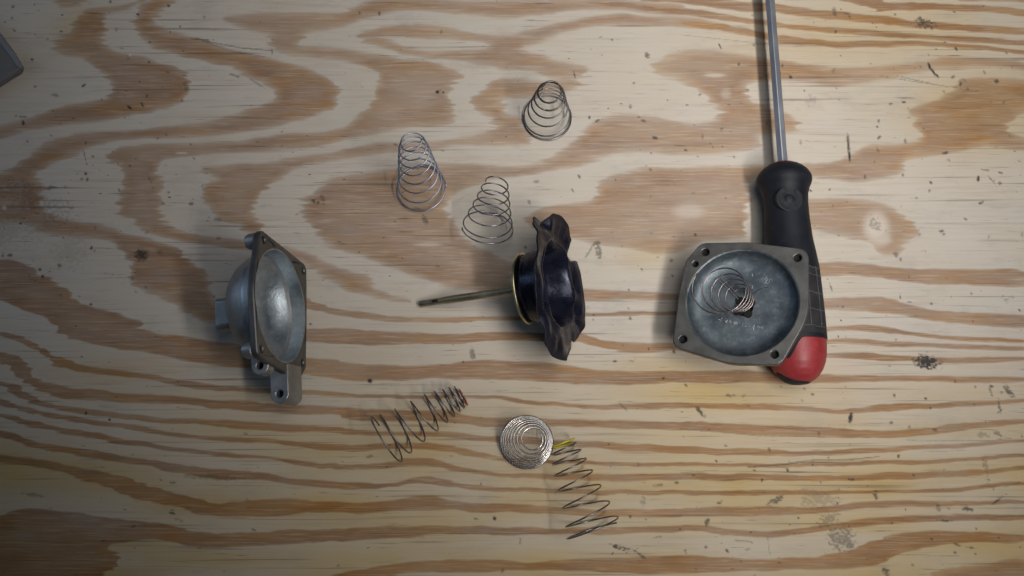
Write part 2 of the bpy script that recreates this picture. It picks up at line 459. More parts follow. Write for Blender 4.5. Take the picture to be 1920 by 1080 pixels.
band(G(0,1,'-60,770 0,780 200,830 300,920 420,962 600,1000 850,1020 1150,1078') + G(0,2,'1300,14 1500,25 1920,45') + G(1,2,'200,60 500,58 800,63 1000,80 1150,104 1500,114 1920,108') + G(2,2,'0,108 500,115 700,125 850,150 1000,130 1150,113 1500,103 1980,72'),
     G(0,1,'-60,790 0,802 200,872 290,962 400,1002 600,1027 850,1048') + G(0,2,'1000,8 1200,32 1500,46 1920,68') + G(1,2,'200,72 400,76 700,76 900,86 1100,116 1500,142 1920,132') + G(2,2,'0,132 500,140 700,152 900,166 1100,150 1500,130 1980,92'), 2.6, .9)
band(G(0,1,'-60,885 0,890 150,950 200,1055') + G(0,2,'250,-5 400,20 700,50 1000,70 1250,90 1500,105 1920,130') + G(1,2,'200,140 400,150 600,140 700,178 900,188 1200,195 1500,205 1920,213') + G(2,2,'0,213 500,225 800,250 1100,260 1300,255 1500,225 1980,192'),
     G(0,1,'-60,935 0,940 80,1000') + G(0,2,'150,0 250,52 400,82 600,92 800,102 1000,108 1250,132 1600,165 1920,162') + G(1,2,'0,187 200,205 500,200 700,222 900,240 1200,227 1500,242 1920,260') + G(2,2,'0,252 500,282 800,300 1000,300 1300,290 1500,260 1980,214'), 3.2, 1)
band(G(0,2,'-60,-40 0,-10 80,0 180,70 400,130 700,165 900,185 1150,195 1300,195 1600,225 1920,245') + G(1,2,'0,255 300,265 600,270 850,290 1200,310 1500,330 1920,352') + G(2,2,'400,365 700,375 900,370 1150,350 1500,340 1980,302'),
     G(0,2,'-60,0 0,22 180,102 400,156 700,192 900,216 1150,217 1300,242 1700,267 1920,275') + G(1,2,'0,282 500,286 850,322 1200,342 1500,362 1920,392') + G(2,2,'500,400 900,396 1150,376 1500,360 1980,320'), 2.8, .9)
band(G(0,2,'-60,60 0,80 200,140 450,190 700,225 950,265 1150,290 1500,300 1700,330 1920,340') + G(1,2,'150,335 450,325 600,340 750,380 900,405 1200,428 1600,438 1920,440') + G(2,2,'0,443 500,450 900,435 1150,423 1350,430 1600,413 1980,382'),
     G(0,2,'-60,85 0,106 200,166 450,212 700,247 950,287 1200,307 1400,327 1500,322 1700,357 1920,375') + G(1,2,'100,371 350,356 550,366 700,402 850,422 1150,442 1500,452 1920,457') + G(2,2,'0,461 700,466 1100,442 1300,451 1600,431 1980,402'), 2.6, .9)
band(G(0,2,'-60,145 0,160 200,210 500,275 800,325 1100,370 1400,395 1600,420 1920,455') + G(1,2,'0,460 200,450 400,410 550,425 700,480 900,500 1200,505 1920,500') + G(2,2,'500,510 900,515 1200,490 1400,495 1700,480 1980,458'),
     G(0,2,'-60,165 0,187 100,222 400,282 600,322 900,367 1200,402 1500,417 1700,452 1920,480') + G(1,2,'0,481 200,476 400,451 550,461 650,496 900,512 1200,532 1500,542 1920,532') + G(2,2,'0,536 500,541 1000,536 1300,531 1600,511 1980,478'), 2.8, .85)
band(G(0,2,'-60,255 0,260 100,275 200,330 450,360 700,405 850,430 1000,460 1400,490 1700,530 1920,560') + G(1,2,'300,555 450,513 580,540 700,570 1000,583 1300,590 1920,600') + G(2,2,'500,600 900,600 1200,598 1500,588 1600,570 1980,542'),
     G(0,2,'-60,285 0,292 80,312 200,358 400,384 600,428 850,458 1000,495 1300,542 1500,532 1800,582 1920,592') + G(1,2,'200,582 400,547 550,572 750,592 1000,602 1300,617 1920,617') + G(2,2,'300,625 1000,613 1500,606 1600,591 1980,558'), 2.8, 1)
band(G(0,2,'-60,395 0,400 200,420 450,470 650,510 850,560 1000,620 1200,675 1300,660 1400,650 1600,640 1920,670') + G(1,2,'300,650 400,630 550,630 650,670 900,670 1200,690 1500,708 1920,703') + G(2,2,'0,695 400,690 700,700 900,670 1150,655 1500,660 1980,650'),
     G(0,2,'-60,430 0,440 300,472 450,532 600,582 800,652 1000,692 1100,722 1300,747 1550,742 1700,712 1920,722') + G(1,2,'200,722 400,692 600,702 800,722 1000,712 1500,742 1920,747') + G(2,2,'0,732 400,742 700,727 900,702 1200,682 1500,682 1980,666'), 3.5, .85)
band(G(0,2,'-60,760 0,740 50,710 250,700 600,755 900,780 1100,830 1300,845 1600,820 1920,815') + G(1,2,'300,800 600,800 900,805 1200,813 1500,808 1920,793') + G(2,2,'0,790 200,800 400,835 600,820 900,780 1100,745 1400,735 1980,728'),
     G(0,2,'-60,1150 0,1120 500,1100 620,1050 700,970 560,910 750,870 900,872 1100,907 1300,912 1600,892 1900,872') + G(1,2,'0,882 300,862 600,832 900,847 1200,837 1500,837 1920,827') + G(2,2,'0,817 200,832 400,862 600,852 800,822 1000,792 1200,772 1500,767 1980,755'), 3.5, 1)
band(G(0,2,'1850,1075') + G(1,2,'0,1058 200,1028 400,990 700,985 900,995 1100,1003 1400,985 1600,975 1920,968') + G(2,2,'300,980 700,985 850,960 1000,920 1150,850 1350,830 1600,835 1980,840'),
     G(0,2,'1850,1105') + G(1,2,'200,1088 300,1062 600,1052 900,1047 1300,1042 1600,1062 1920,1062') + G(2,2,'0,1062 300,1047 600,1042 900,1032 1100,1022 1150,972 1350,912 1600,887 1980,885'), 4, .9)
blob(G(2,2,'1300,1120 1400,1070 1500,1040 1700,1010 1980,975 1980,1120'), 5, .8)

_tab = rng.rand(64, 64)


def vnoise(x, y):
    xi = np.floor(x).astype(int); yi = np.floor(y).astype(int)
    fx = x - xi; fy = y - yi
    fx = fx * fx * (3 - 2 * fx); fy = fy * fy * (3 - 2 * fy)
    a = _tab[xi % 64, yi % 64]; b_ = _tab[(xi + 1) % 64, yi % 64]
    c_ = _tab[xi % 64, (yi + 1) % 64]; d_ = _tab[(xi + 1) % 64, (yi + 1) % 64]
    return (a * (1 - fx) + b_ * fx) * (1 - fy) + (c_ * (1 - fx) + d_ * fx) * fy


def chaikin(p, it=2):
    p = np.array(p, float)
    for _ in range(it):
        q = np.roll(p, -1, 0)
        p = np.stack([0.75 * p + 0.25 * q, 0.25 * p + 0.75 * q], 1).reshape(-1, 2)
    return p


def sdf(poly, x, y):
    d2 = np.full(x.shape, 1e9); inside = np.zeros(x.shape, bool)
    q = np.roll(poly, -1, 0)
    for (ax, ay_), (bx, by) in zip(poly, q):
        ex, ey = bx - ax, by - ay_
        l2 = ex * ex + ey * ey
        if l2 < 1e-9: continue
        wx, wy = x - ax, y - ay_
        t = np.clip((wx * ex + wy * ey) / l2, 0, 1)
        d2 = np.minimum(d2, (wx - t * ex) ** 2 + (wy - t * ey) ** 2)
        if ay_ != by:
            cond = (ay_ > y) != (by > y)
            inside ^= cond & (x < (y - ay_) * ex / ey + ax)
    d = np.sqrt(d2)
    return np.where(inside, d, -d)


def axis(a, b, lo, hi, fine, coarse):
    left = np.arange(lo, a, coarse); right = np.arange(b + coarse, hi, coarse)
    return np.concatenate([left, np.arange(a, b + 1e-6, fine), right])


xs = axis(-16, 1936, -700, 2700, 2.0, 18.0)
ys = axis(-16, 1096, -500, 1560, 2.0, 18.0)
X, Y = np.meshgrid(xs, ys)
nx, ny = len(xs), len(ys)
cx_ = np.abs(X - 1); cx_ = 1918 - np.abs(1918 - cx_); cy_ = np.abs(Y - 1); cy_ = 1078 - np.abs(1078 - cy_)   # the figure carries on past the picture's edge
wob = (vnoise(cx_ / 50, cy_ / 2.0) - .5) * 15 + (vnoise(cx_ / 25 + 9, cy_ / 5.0 + 3) - .5) * 16 + (vnoise(cx_ / 60 + 4, cy_ / 14.0) - .5) * 12
wx_ = cx_ + wob
wy_ = cy_ + (vnoise(cx_ / 45 + 31, cy_ / 30) - .5) * 4 + (vnoise(cx_ / 14 + 5, cy_ / 9) - .5) * 1.6
lat = np.zeros(X.shape)
rimv = np.zeros(X.shape)
softv = 1.0 + 1.6 * vnoise(cx_ / 90 + 17, cy_ / 25 + 8)
for pts, soft, k in BANDS:
    poly = chaikin(pts)
    thin = k > 5
    k = k - 10 if thin else k
    x0, y0 = poly.min(0) - 45; x1, y1 = poly.max(0) + 45
    j0, j1 = np.searchsorted(ys, [y0, y1]); i0, i1 = np.searchsorted(xs, [x0, x1])
    if x0 <= 720: i0 = 0
    if y0 <= 520: j0 = 0
    if x1 >= 1120: i1 = nx
    if y1 >= 580: j1 = ny
    # long bands are cut into columns so that only nearby outline pieces are measured
    step = 220
    for a in range(i0, i1, step):
        bcol = min(i1, a + step)
        sx = wx_[j0:j1, a:bcol]; sy = wy_[j0:j1, a:bcol]
        d = sdf(poly, sx, sy) if len(poly) < 60 else None
        if d is None:
            d = sdf(poly, sx, sy)
        # crisp where a season ends (upper side), soft where it fades in
        m = np.clip(0.5 + d / (2 * soft * (softv[j0:j1, a:bcol] * (.62 if thin else 1))), 0, 1)
        m = m * m * (3 - 2 * m)
        if thin: m = np.clip(m * 1.25, 0, 1)
        rimv[j0:j1, a:bcol] = np.maximum(rimv[j0:j1, a:bcol], np.exp(-((d - 5) / 8.0) ** 2))
        inner = 0.80 + 0.20 * np.clip(1 - d / 20, 0, 1) if thin else 0.66 + 0.34 * np.exp(-np.clip(d, 0, None) / 22)
        lat[j0:j1, a:bcol] = np.maximum(lat[j0:j1, a:bcol], m * (0.5 + 0.5 * k) * inner)
lat *= 0.84 + 0.22 * vnoise(cx_ / 160 + 7, cy_ / 40 + 2) + 0.22 * vnoise(cx_ / 60 + 27, cy_ / 9 + 12)
lat = np.maximum(lat, 0.16 * np.clip((vnoise(cx_ / 220 + 3, cy_ / 8 + 1) - .55) * 3, 0, 1))

res = 0.9 * np.clip((cy_ - 600) / 300, 0, 1) * (.4 + .9 * vnoise(cx_ / 200 + 21, cy_ / 35 + 5))
for (px, py, sx, sy, k) in [(1350, 735, 260, 55, .75), (1500, 800, 200, 60, .5), (1250, 690, 140, 30, .5), (1180, 960, 130, 45, .45), (1210, 478, 60, 22, .4),
                            (560, 1050, 130, 30, .5), (200, 700, 160, 40, .4), (420, 745, 200, 25, .4), (1620, 890, 130, 50, .3), (1850, 200, 180, 90, .6), (1100, 790, 60, 40, .35),
                            (640, 700, 150, 60, .25), (1650, 60, 300, 90, .5), (150, 40, 40, 30, .5), (130, 60, 40, 40, .4), (1330, 850, 150, 60, .35), (1480, 200, 80, 60, .12),
                            (60, 985, 160, 40, .6), (1450, 1000, 200, 60, .15), (330, 880, 200, 50, .25)]:
    res = np.maximum(res, 1.35 * k * np.exp(-((cx_ - px) / sx) ** 2 - ((cy_ - py) / sy) ** 2))

pale = np.zeros(X.shape)
for (px, py, sx, sy, k) in [(1642, 425, 24, 30, .8), (1650, 445, 20, 16, .6), (7, 388, 4, 4, .9), (243, 102, 3, 2, .9), (1290, 395, 30, 14, .4), (340, 286, 12, 2, .7), (1340, 140, 20, 4, .5),
                            (800, 458, 26, 3, .5), (1360, 175, 10, 10, .3)]:
    pale = np.maximum(pale, k * np.exp(-(((cx_ - px) / sx) ** 2 + ((cy_ - py) / sy) ** 2) ** 2))

dirt_a = np.zeros(X.shape)


def mark(px, py, l, w, ang, k, rag=0.6):
    """a worn-in mark: streak of length l and width w"""
    j0, j1 = np.searchsorted(ys, [py - l - w - 6, py + l + w + 6]); i0, i1 = np.searchsorted(xs, [px - l - w - 6, px + l + w + 6])
    x = X[j0:j1, i0:i1] - px; y = Y[j0:j1, i0:i1] - py
    a = R(ang); u = x * math.cos(a) + y * math.sin(a); v = -x * math.sin(a) + y * math.cos(a)
    q = (u / l) ** 2 + (v / w) ** 2
    q = q + rag * 2.2 * (vnoise((x + px) / 4.2 + px, (y + py) / 3.1) - .5) + rag * 1.2 * (vnoise((x + px) / 2.2 + py, (y + py) / 2.0) - .5)
    m = np.clip(1.3 - q, 0, 1)
    dirt_a[j0:j1, i0:i1] = np.maximum(dirt_a[j0:j1, i0:i1], m * min(1, k * 1.2))


for m_ in [(820, 172, 4, 3.5, 0, 1, .1), (831, 173, 2, 2, 0, .7, .1), (266, 478, 14, 12, 0, .72, .5), (300, 473, 6, 4, 0, .35, .6),
           (1743, 124, 9, 2.6, 70, .95, .2), (1750, 134, 9, 2.6, 55, .95, .2), (1758, 142, 5, 2.5, 45, .8, .3), (1733, 42, 18, 9, 10, .6, 1.3), (1565, 21, 11, 4, 75, .45, .8),
           (1591, 274, 24, 2.6, 86, .7, .5), (1593, 292, 12, 2, 88, .8, .3), (1595, 783, 11, 4, 100, .9, .4), (1313, 772, 13, 3.5, 48, .7, .6), (1738, 678, 23, 13, 8, .85, .9),
           (1640, 420, 14, 8, 60, .35, 1.3), (1680, 478, 5, 4, 60, .45, .8), (1690, 487, 5, 3, 60, .5, .8), (1455, 938, 14, 5, -25, .6, 1.0), (1642, 926, 9, 4, 75, .55, 1.1),
           (927, 972, 3.6, 4, 0, 1, .1), (693, 714, 5, 4.5, 0, 1, .1), (1119, 455, 9, 5, -20, .55, .8), (1122, 472, 14, 6, 80, .5, 1.1), (1105, 470, 14, 2, -60, .4, .8),
           (796, 412, 11, 5, 60, .5, .6), (783, 392, 9, 4, 10, .35, .8), (885, 662, 12, 4, 85, .45, .8), (889, 668, 5, 3, 85, .5, .6), (1165, 1027, 16, 4, 15, .75, 1.3), (1200, 1040, 16, 2.5, 35, .5, .8),
           (1892, 733, 14, 5, 50, .6, .8), (1858, 735, 9, 3, 70, .5, .8), (1578, 1008, 22, 20, 20, .45, 1.2), (1592, 1020, 12, 6, 60, .5, 1), (1553, 975, 20, 10, -20, .35, 1.2), (1535, 937, 30, 14, 0, .22, 1.3),
           (1370, 741, 8, 3, 0, .5, .7), (1736, 747, 2.5, 2.5, 0, 1, .1), (1685, 855, 2.5, 4, 20, .9, .2), (1871, 938, 12, 2, -35, .7, .4), (1815, 955, 9, 4, 10, .65, .9), (1770, 976, 16, 2, 3, .6, .4),
           (1760, 952, 7, 4, 80, .4, .9), (1662, 1072, 9, 6, 60, .6, 1.1), (1794, 1021, 9, 2.5, 15, .5, .7), (1822, 1027, 12, 2, 5, .5, .8), (1326, 979, 5, 6, 0, .7, 1), (1348, 943, 5, 2, 0, .6, .4), (1415, 882, 3.5, 2, 20, .8, .3),
           (1598, 899, 7, 2.2, 0, .8, .7), (1845, 870, 12, 3, 80, .35, 1), (1850, 880, 20, 3, 85, .3, 1.1), (1875, 765, 15, 2.5, 80, .5, .9), (1873, 772, 9, 2, -35, .6, .7), (1843, 815, 11, 5, 10, .3, 1.1), (1872, 813, 11, 4, 30, .4, 1.1),
           (1213, 105, 5, 3, 40, .6, .6), (1148, 74, 2.5, 2.5, 0, .6, .5), (1214, 103, 6, 4, 60, .5, .6), (1228, 258, 3, 5, 100, .65, .6), (1120, 226, 5, 2, -30, .8, .3), (1350, 86, 7, 1.6, 65, .7, .4), (1077, 140, 7, 1.3, 75, .6, .5),
           (993, 380, 5, 3, 60, .45, .6), (1005, 340, 5, 3, 0, .35, .8), (1086, 331, 4, 2, 70, .6, .5), (1074, 357, 4, 2, 60, .6, .5), (992, 378, 4, 3, 0, .4, .6), (674, 24, 2, 3, 0, .6, .4), (711, 25, 2.4, 4, 0, .6, .4),
           (279, 116, 2.5, 2.2, 0, 1, .1), (157, 159, 5, 2, -30, .8, .6), (102, 178, 9, 3, 0, .4, .9), (38, 218, 12, 2, 5, .4, .9), (315, 11, 4, 3, 0, .7, .8), (207, 3, 3, 3, 0, .6, .5), (348, 163, 5, 8, 0, .35, 1), (440, 141, 12, 2.5, 20, .45, .8),
           (485, 158, 18, 2, 30, .35, .9), (375, 74, 18, 1.8, 4, .55, .6), (510, 96, 6, 1.6, 95, .5, .5), (160, 325, 4, 2.5, 0, .7, .6), (158, 290, 12, 1.3, 75, .5, .8), (97, 352, 8, 4, 0, .45, 1.2), (590, 377, 8, 4, 20, .6, 1.4), (604, 372, 6, 4, 20, .4, 1.4),
           (170, 465, 4, 3, -30, .8, .8), (111, 497, 3, 4, 0, .5, .9), (75, 506, 3, 3, 0, .7, .7), (358, 382, 4, 5, 80, .5, .9), (410, 412, 9, 3, 0, .35, .8), (170, 570, 3, 3, 0, .7, .7), (582, 607, 3, 2, 0, .7, .4), (205, 787, 2.2, 2.8, 0, .8, .3),
           (475, 993, 6, 1.8, 25, .6, .5), (325, 905, 7, 1.8, 0, .5, .6), (62, 928, 20, 3.5, 8, .3, .8), (334, 975, 12, 3, 20, .25, 1), (460, 813, 4, 2.5, 0, .5, .8), (395, 895, 55, 5, 3, .25, .9), (420, 528, 26, 1.2, 0, .6, .3), (428, 495, 10, 1.0, 2, .6, .4),
           (70, 380, 60, 22, 25, .22, 1.5), (130, 470, 30, 26, 25, .12, 1.6), (20, 430, 50, 26, 0, .14, 1.6), (893, 973, 7, 1.2, 2, .7, .3), (693, 856, 7, 2.5, -20, .45, .6), (975, 1015, 2, 7, 5, .35, .8), (1055, 668, 2.5, 2, 0, .8, .4),
           (1113, 590, 1.8, 2, 0, .9, .2), (1167, 762, 10, 3, 35, .35, 1.2), (1173, 1045, 0.1, .1, 0, 0, 0), (1235, 911, 8, 4, 0, .5, 1.1), (1268, 905, 6, 1.2, 0, .8, .4), (1205, 942, 4, 9, 0, .3, 1.1), (1237, 1006, 14, 2, -15, .35, .9),
           (1558, 537, 8, 1.6, 72, .6, .6), (1855, 443, 6, 2, -60, .4, .6), (1888, 560, 10, 6, 0, .3, 1.3), (1735, 1045, 0.1, .1, 0, 0, 0), (1765, 433, 5, 3, 0, .6, .6), (1840, 380, 5, 3, -30, .7, .6), (1822, 550, 2.5, 2.5, 0, .6, .5),
           (1705, 566, 4, 1.5, 0, .6, .6), (1805, 152, 7, 6, 0, .35, 1), (1868, 152, 5, 4, 20, .65, .6), (1801, 156, 3, 7, 0, .6, .5), (1846, 135, 2, 5, -20, .35, .8), (1695, 191, 4, 2, 0, .65, .4), (1670, 194, 4, 2, 0, .55, .5), (1698, 264, 2.5, 5, 0, .45, .8),
           (1508, 170, 2, 2.4, 0, .7, .3), (1520, 185, 9, 9, 0, .18, 1.3), (1645, 237, 2, 1.6, 0, .8, .3), (1705, 220, 4, 1.4, 0, .4, .5), (1780, 300, 2, 3, 0, .5, .5), (1877, 324, 5, 2, 20, .6, .7), (1846, 318, 10, 1.4, 5, .5, .9), (1862, 340, 10, 2, 50, .4, 1), (1875, 343, 3, 3, 0, .5, .8),
           (1483, 8, 0.1, .1, 0, 0, 0), (1740, 156, 90, 1.1, 9, .35, .7), (1720, 150, 40, 1.0, 12, .4, .6)]:
    mark(*m_)


def crack(pts, w, k):
    for (ax, ay_), (bx, by) in zip(pts, pts[1:]):
        L = math.hypot(bx - ax, by - ay_); n = max(2, int(L / 5))
        for t in range(n):
            f = t / n
            mark(ax + (bx - ax) * f, ay_ + (by - ay_) * f, 4.5, w, math.degrees(math.atan2(by - ay_, bx - ax)), k * (0.6 + 0.4 * random.random()), .25)


crack([(367, 72), (400, 80), (450, 89), (512, 95)], 1.2, .6)
crack([(380, 77), (440, 97), (508, 108)], 1.1, .35)
crack([(1405, 876), (1480, 869), (1530, 862), (1600, 861), (1650, 856)], 1.3, .6)
crack([(1280, 886), (1350, 881)], 1.2, .35)
crack([(1280, 804), (1420, 817), (1550, 819)], 1.2, .4)
crack([(1440, 800), (1520, 808), (1600, 806)], 1.1, .3)
crack([(1550, 797), (1690, 797)], 1.0, .35)
crack([(1730, 847), (1810, 844)], 1.1, .3)
crack([(1700, 825), (1860, 826), (1900, 821)], 1.1, .35)
crack([(1570, 917), (1500, 917)], 1.2, .3)
crack([(1680, 1040), (1800, 1042)], 1.1, .35)
crack([(1840, 912), (1890, 911), (1915, 903)], 1.3, .45)
crack([(1280, 65), (1425, 81)], 1.0, .3)
crack([(1380, 1013), (1412, 1016)], 1.5, .5)
crack([(1440, 1010), (1444, 1042)], 1.0, .35)
# scattered specks, denser at the lived-in right side and the upper left
for _ in range(330):
    if random.random() < .62: px, py = random.uniform(1100, 1920), random.uniform(20, 1070)
    elif random.random() < .6: px, py = random.uniform(0, 420), random.uniform(0, 560)
    else: px, py = random.uniform(0, 1920), random.uniform(0, 1080)
    s = random.choice([1.2, 1.4, 1.7, 2.2, 2.8])
    mark(px, py, s * random.uniform(1, 2.2), s, random.uniform(0, 180), random.uniform(.25, .8), .4)

pr = np.zeros((ny, nx, 3), np.float32)
# board points are laid on the table plane with the same spacing as the sight grid
dx_ = X - 960; dy_ = FOC * ST - (Y - 540) * CT; dz_ = -FOC * CT - (Y - 540) * ST
t_ = -CAM.z / dz_
pr[..., 0] = (CAM.x + dx_ * t_) * S
pr[..., 1] = (CAM.y + dy_ * t_) * S
pr[..., 2] = (-0.9 * np.clip(dirt_a, 0, 1) - 0.5 * (1 - lat)) * S * 0.8
me = bpy.data.meshes.new('workbench_top')
me.vertices.add(nx * ny)
me.vertices.foreach_set('co', pr.reshape(-1))
ii, jj = np.meshgrid(np.arange(nx - 1), np.arange(ny - 1))
v0 = (jj * nx + ii).reshape(-1)
quads = np.stack([v0, v0 + nx, v0 + nx + 1, v0 + 1], 1).astype(np.int32)
nq = len(quads)
me.loops.add(nq * 4); me.loops.foreach_set('vertex_index', quads.reshape(-1))
me.polygons.add(nq)
me.polygons.foreach_set('loop_start', np.arange(0, nq * 4, 4, dtype=np.int32))
me.polygons.foreach_set('use_smooth', np.ones(nq, bool))
me.update(calc_edges=True)
for nm, arr in (('latewood', lat), ('resin', res), ('dirt', dirt_a), ('pale', pale), ('edge', rimv * np.clip((vnoise(cx_ / 120 + 40, cy_ / 60 + 11) - .3) * 2, 0, 1))):
    a_ = me.attributes.new(nm, 'FLOAT', 'POINT')
    a_.data.foreach_set('value', np.clip(arr, 0, 1).astype(np.float32).reshape(-1))
board = link('workbench_top', me, M_WOOD)
tag(board, 'worn pine plywood workbench top with wavy brown grain', None, None, 'structure')
# the core plies beneath the face veneer, so that the board has its thickness
cor = [P(xs[0], ys[0]), P(xs[-1], ys[0]), P(xs[-1], ys[-1]), P(xs[0], ys[-1])]
V = [Vector((c.x, c.y, -3)) for c in cor] + [Vector((c.x, c.y, -72)) for c in cor]
core = link('core_ply', mesh_from(V, [(0, 1, 2, 3), (4, 5, 6, 7), (0, 1, 5, 4), (1, 2, 6, 5), (2, 3, 7, 6), (3, 0, 4, 7)]), M_WOOD, board)


# ------------------------------------------------------------------ springs
def ring_world(rg):
    px, py, z, r = rg
    c = P(px, py, z)
    return c, r * depth(c) / FOC


def helix(rings, normal, a0, turns=None, end_flat=0.8, n=28, hand=1, wob=0.0):
    """a wire wound once per ring interval; rings are (x, y, height, radius)"""
    K = [ring_world(r) for r in rings]
    nrm = Vector(normal).normalized()
    e1 = Vector((1, 0, 0)) - nrm * nrm.x
    if e1.length < 0.2: e1 = Vector((0, 1, 0)) - nrm * nrm.y
    e1.normalize(); e2 = nrm.cross(e1)
    m = len(K) - 1
    pts = []
    for i in range(m * n + 1):
        t = i / n
        k = min(int(t), m - 1); f = t - k
        # cubic through the ring centres
        def g(j): return K[max(0, min(m, j))]
        p0, p1, p2, p3 = g(k - 1), g(k), g(k + 1), g(k + 2)
        def cr(a, b, c, d): return 0.5 * (2 * b + (c - a) * f + (2 * a - 5 * b + 4 * c - d) * f * f + (3 * b - a - 3 * c + d) * f ** 3)
        c = Vector([cr(p0[0][q], p1[0][q], p2[0][q], p3[0][q]) for q in range(3)])
        r = cr(p0[1], p1[1], p2[1], p3[1])
        a = a0 + hand * 2 * math.pi * t
        r *= 1 + wob * math.sin(2.3 * t + 1)
        pts.append(c + (e1 * math.cos(a) + e2 * math.sin(a)) * r)
    return pts


def spring(label, rings, normal, wire, mat, a0=0.0, hand=1, n=36, endcoil=None, wob=0.0, grp='loose conical wire springs'):
    pts = helix(rings, normal, a0, n=n, hand=hand, wob=wob)
    lo = min(p.z for p in pts)
    if lo < wire: pts = [p + Vector((0, 0, wire - lo)) for p in pts] if lo < wire - 6 else [Vector((p.x, p.y, max(p.z, wire))) for p in pts]
    if endcoil:
        k = int(len(pts) - endcoil[0] * n)
        v, f = tube(pts[:k + 1], wire, 8)
    else:
        v, f = tube(pts, wire, 8)
    o = link('conical_spring', mesh_from(v, f), mat, None, 180)
    tag(o, label, 'spring', grp)
    if endcoil:
        v, f = tube(pts[k:], wire * endcoil[2], 8)
        link('end_coil', mesh_from(v, f), endcoil[1], o, 180)['label'] = endcoil[3]
    return o


def lerp_rings(a, b, rs, zs=None):
    out = []
    m = len(rs) - 1
    for i, r in enumerate(rs):
        f = i / m if zs is None else zs[i]
        out.append((a[0] + (b[0] - a[0]) * f, a[1] + (b[1] - a[1]) * f, a[2] + (b[2] - a[2]) * f, r))
    return out


# tall pale spring, standing and leaning back
f1 = [0, .05, .20, .36, .51, .65, .78, .90, 1.0]
spring('tall pale blue-grey conical spring standing upright, nearest the left cup', lerp_rings((791, 356, 1.3), (772, 264, 205),
       [46, 45, 40.5, 37.5, 34.5, 31.5, 29, 25.5, 18], f1), (-.05, .10, 1), 1.35, M_WIRE_BLUE, a0=0.1)
f2 = [0, .07, .27, .47, .66, .84, 1.0]
spring('leaning conical spring standing just left of the torn rubber diaphragm', lerp_rings((914, 428, 35), (931, 341, 112),
       [48.5, 46.5, 40.5, 35, 30, 25.5, 20.5], f2), (.14, .62, .78), 1.3, M_WIRE, a0=3.3)
f3 = [0, .05, .27, .49, .69, .87, 1.0]
s3 = spring('short wide conical spring with blackened narrow top coils, topmost of the springs', lerp_rings((1026, 221, 1.4), (1033, 168, 142),
       [45, 44, 38, 33, 29, 24, 17], f3), (0, .06, 1), 1.5, M_WIRE_DARK, a0=3.0,
       endcoil=(1.8, M_BLACKWIRE, 1.25, 'blackened nicked top coils'))
# spring lying on its side, lower left
ax4 = (math.cos(R(31)), math.sin(R(31)), .06)
c4 = [(721, 826, 52), (733, 819, 48), (757, 805, 42), (785, 787, 38), (810, 771, 35), (828, 761, 31), (842, 754, 27.5), (853, 748, 24.5), (862, 744, 22), (867, 741, 20)]
spring('dark conical spring lying on its side below the rubber diaphragm rod, red end coil', [(x, y, 3 + r * .95, r) for x, y, r in c4], ax4, 1.4, M_WIRE_DARK, a0=2.2,
       endcoil=(0.55, M_REDWIRE, 1.02, 'red marked narrow end coil'))
# flat-looking spring standing on its wide end, bottom centre
spring('bright tightly wound conical spring standing on end, seen straight from above', lerp_rings((987.5, 829, 1.6), (1000, 824, 92),
       [49.5, 49, 47.3, 44.8, 42, 38.5, 34.5, 30, 24, 17], [0, .05, .16, .28, .40, .53, .66, .78, .9, 1.0]), (0, .05, 1), 1.45, M_WIRE_BRIGHT, a0=.8)
# spring lying on its side, bottom right of centre
ax6 = (-.32, .95, .03)
c6 = [(1113, 997, 52), (1110, 984, 51), (1100, 953, 44), (1087, 921, 40.5), (1076, 892, 36), (1068, 869, 32), (1062, 851, 28), (1057, 837, 24), (1055, 829, 22)]
s6 = spring('long open spring lying on its side with a yellow painted end coil', [(x, y, 3 + r * .95, r) for x, y, r in c6], ax6, 1.4, M_WIRE_DARK, a0=.4,
       endcoil=(1.0, M_YELLOW, 1.25, 'yellow painted end coil'))


# ------------------------------------------------------------------ castings
def two_sided(o, mat2, inner_rings, seg):
    o.data.materials.append(mat2)
    for p in o.data.polygons:
        if p.index >= inner_rings * seg: p.material_index = 1


def frame(origin, xa, ya):
    xa = Vector(xa).normalized(); ya = Vector(ya); ya = (ya - xa * ya.dot(xa)).normalized(); za = xa.cross(ya)
    M = Matrix.Identity(4)
    for r in range(3):
        M[r][0], M[r][1], M[r][2], M[r][3] = xa[r], ya[r], za[r], origin[r]
    return M


def flange_outline(holes, rc, rh):
    pts = circle(0, 0, rc, 72)
    for hx, hy in holes: pts += circle(hx, hy, rh, 20)
    return hull(pts)


# --- round cover lying on the screwdriver handle
root = empty('carburettor_cover', P(1391, 566, 0))
tag(root, 'square-flanged grey metal bowl cover resting on the screwdriver handle', 'metal cover')
inv = root.location / S
oc = P(1391, 566, 112)
tl = R(18)
Mx = frame(oc - inv, (math.cos(tl), 0, math.sin(tl)), (0, 1, -.13))      # local z is the outward normal of the open face
k_ = .938
CH = [(x * k_, -y * k_) for x, y in [(-65, -105), (-85, -82), (105, -80), (-111, 67), (55, 104)]]
outl = flange_outline(CH, 112.5, 18)
fl = link('flange', mesh_from(*plate(outl, [circle(0, 0, 97.5, 96)] + [circle(x, y, 6.8 if i != 1 else 5.5, 20) for i, (x, y) in enumerate(CH)], 14, Mx)), M_FLANGE, root, 30)
bevel(fl, 1.6)
prof = [(97.8, -1.0), (96.6, -1.6), (96.0, -6), (94.5, -18), (90, -27), (83, -32.5), (74, -35.4), (60, -36.5), (30, -37), (17, -37.2), (15.5, -40), (15, -56), (0, -56),
        (0, -62), (20, -62), (24, -56), (27, -46), (60, -43.5), (78, -41), (90, -35), (97, -24), (99.5, -14.6), (99.5, -14.3), (97.8, -14.1)]
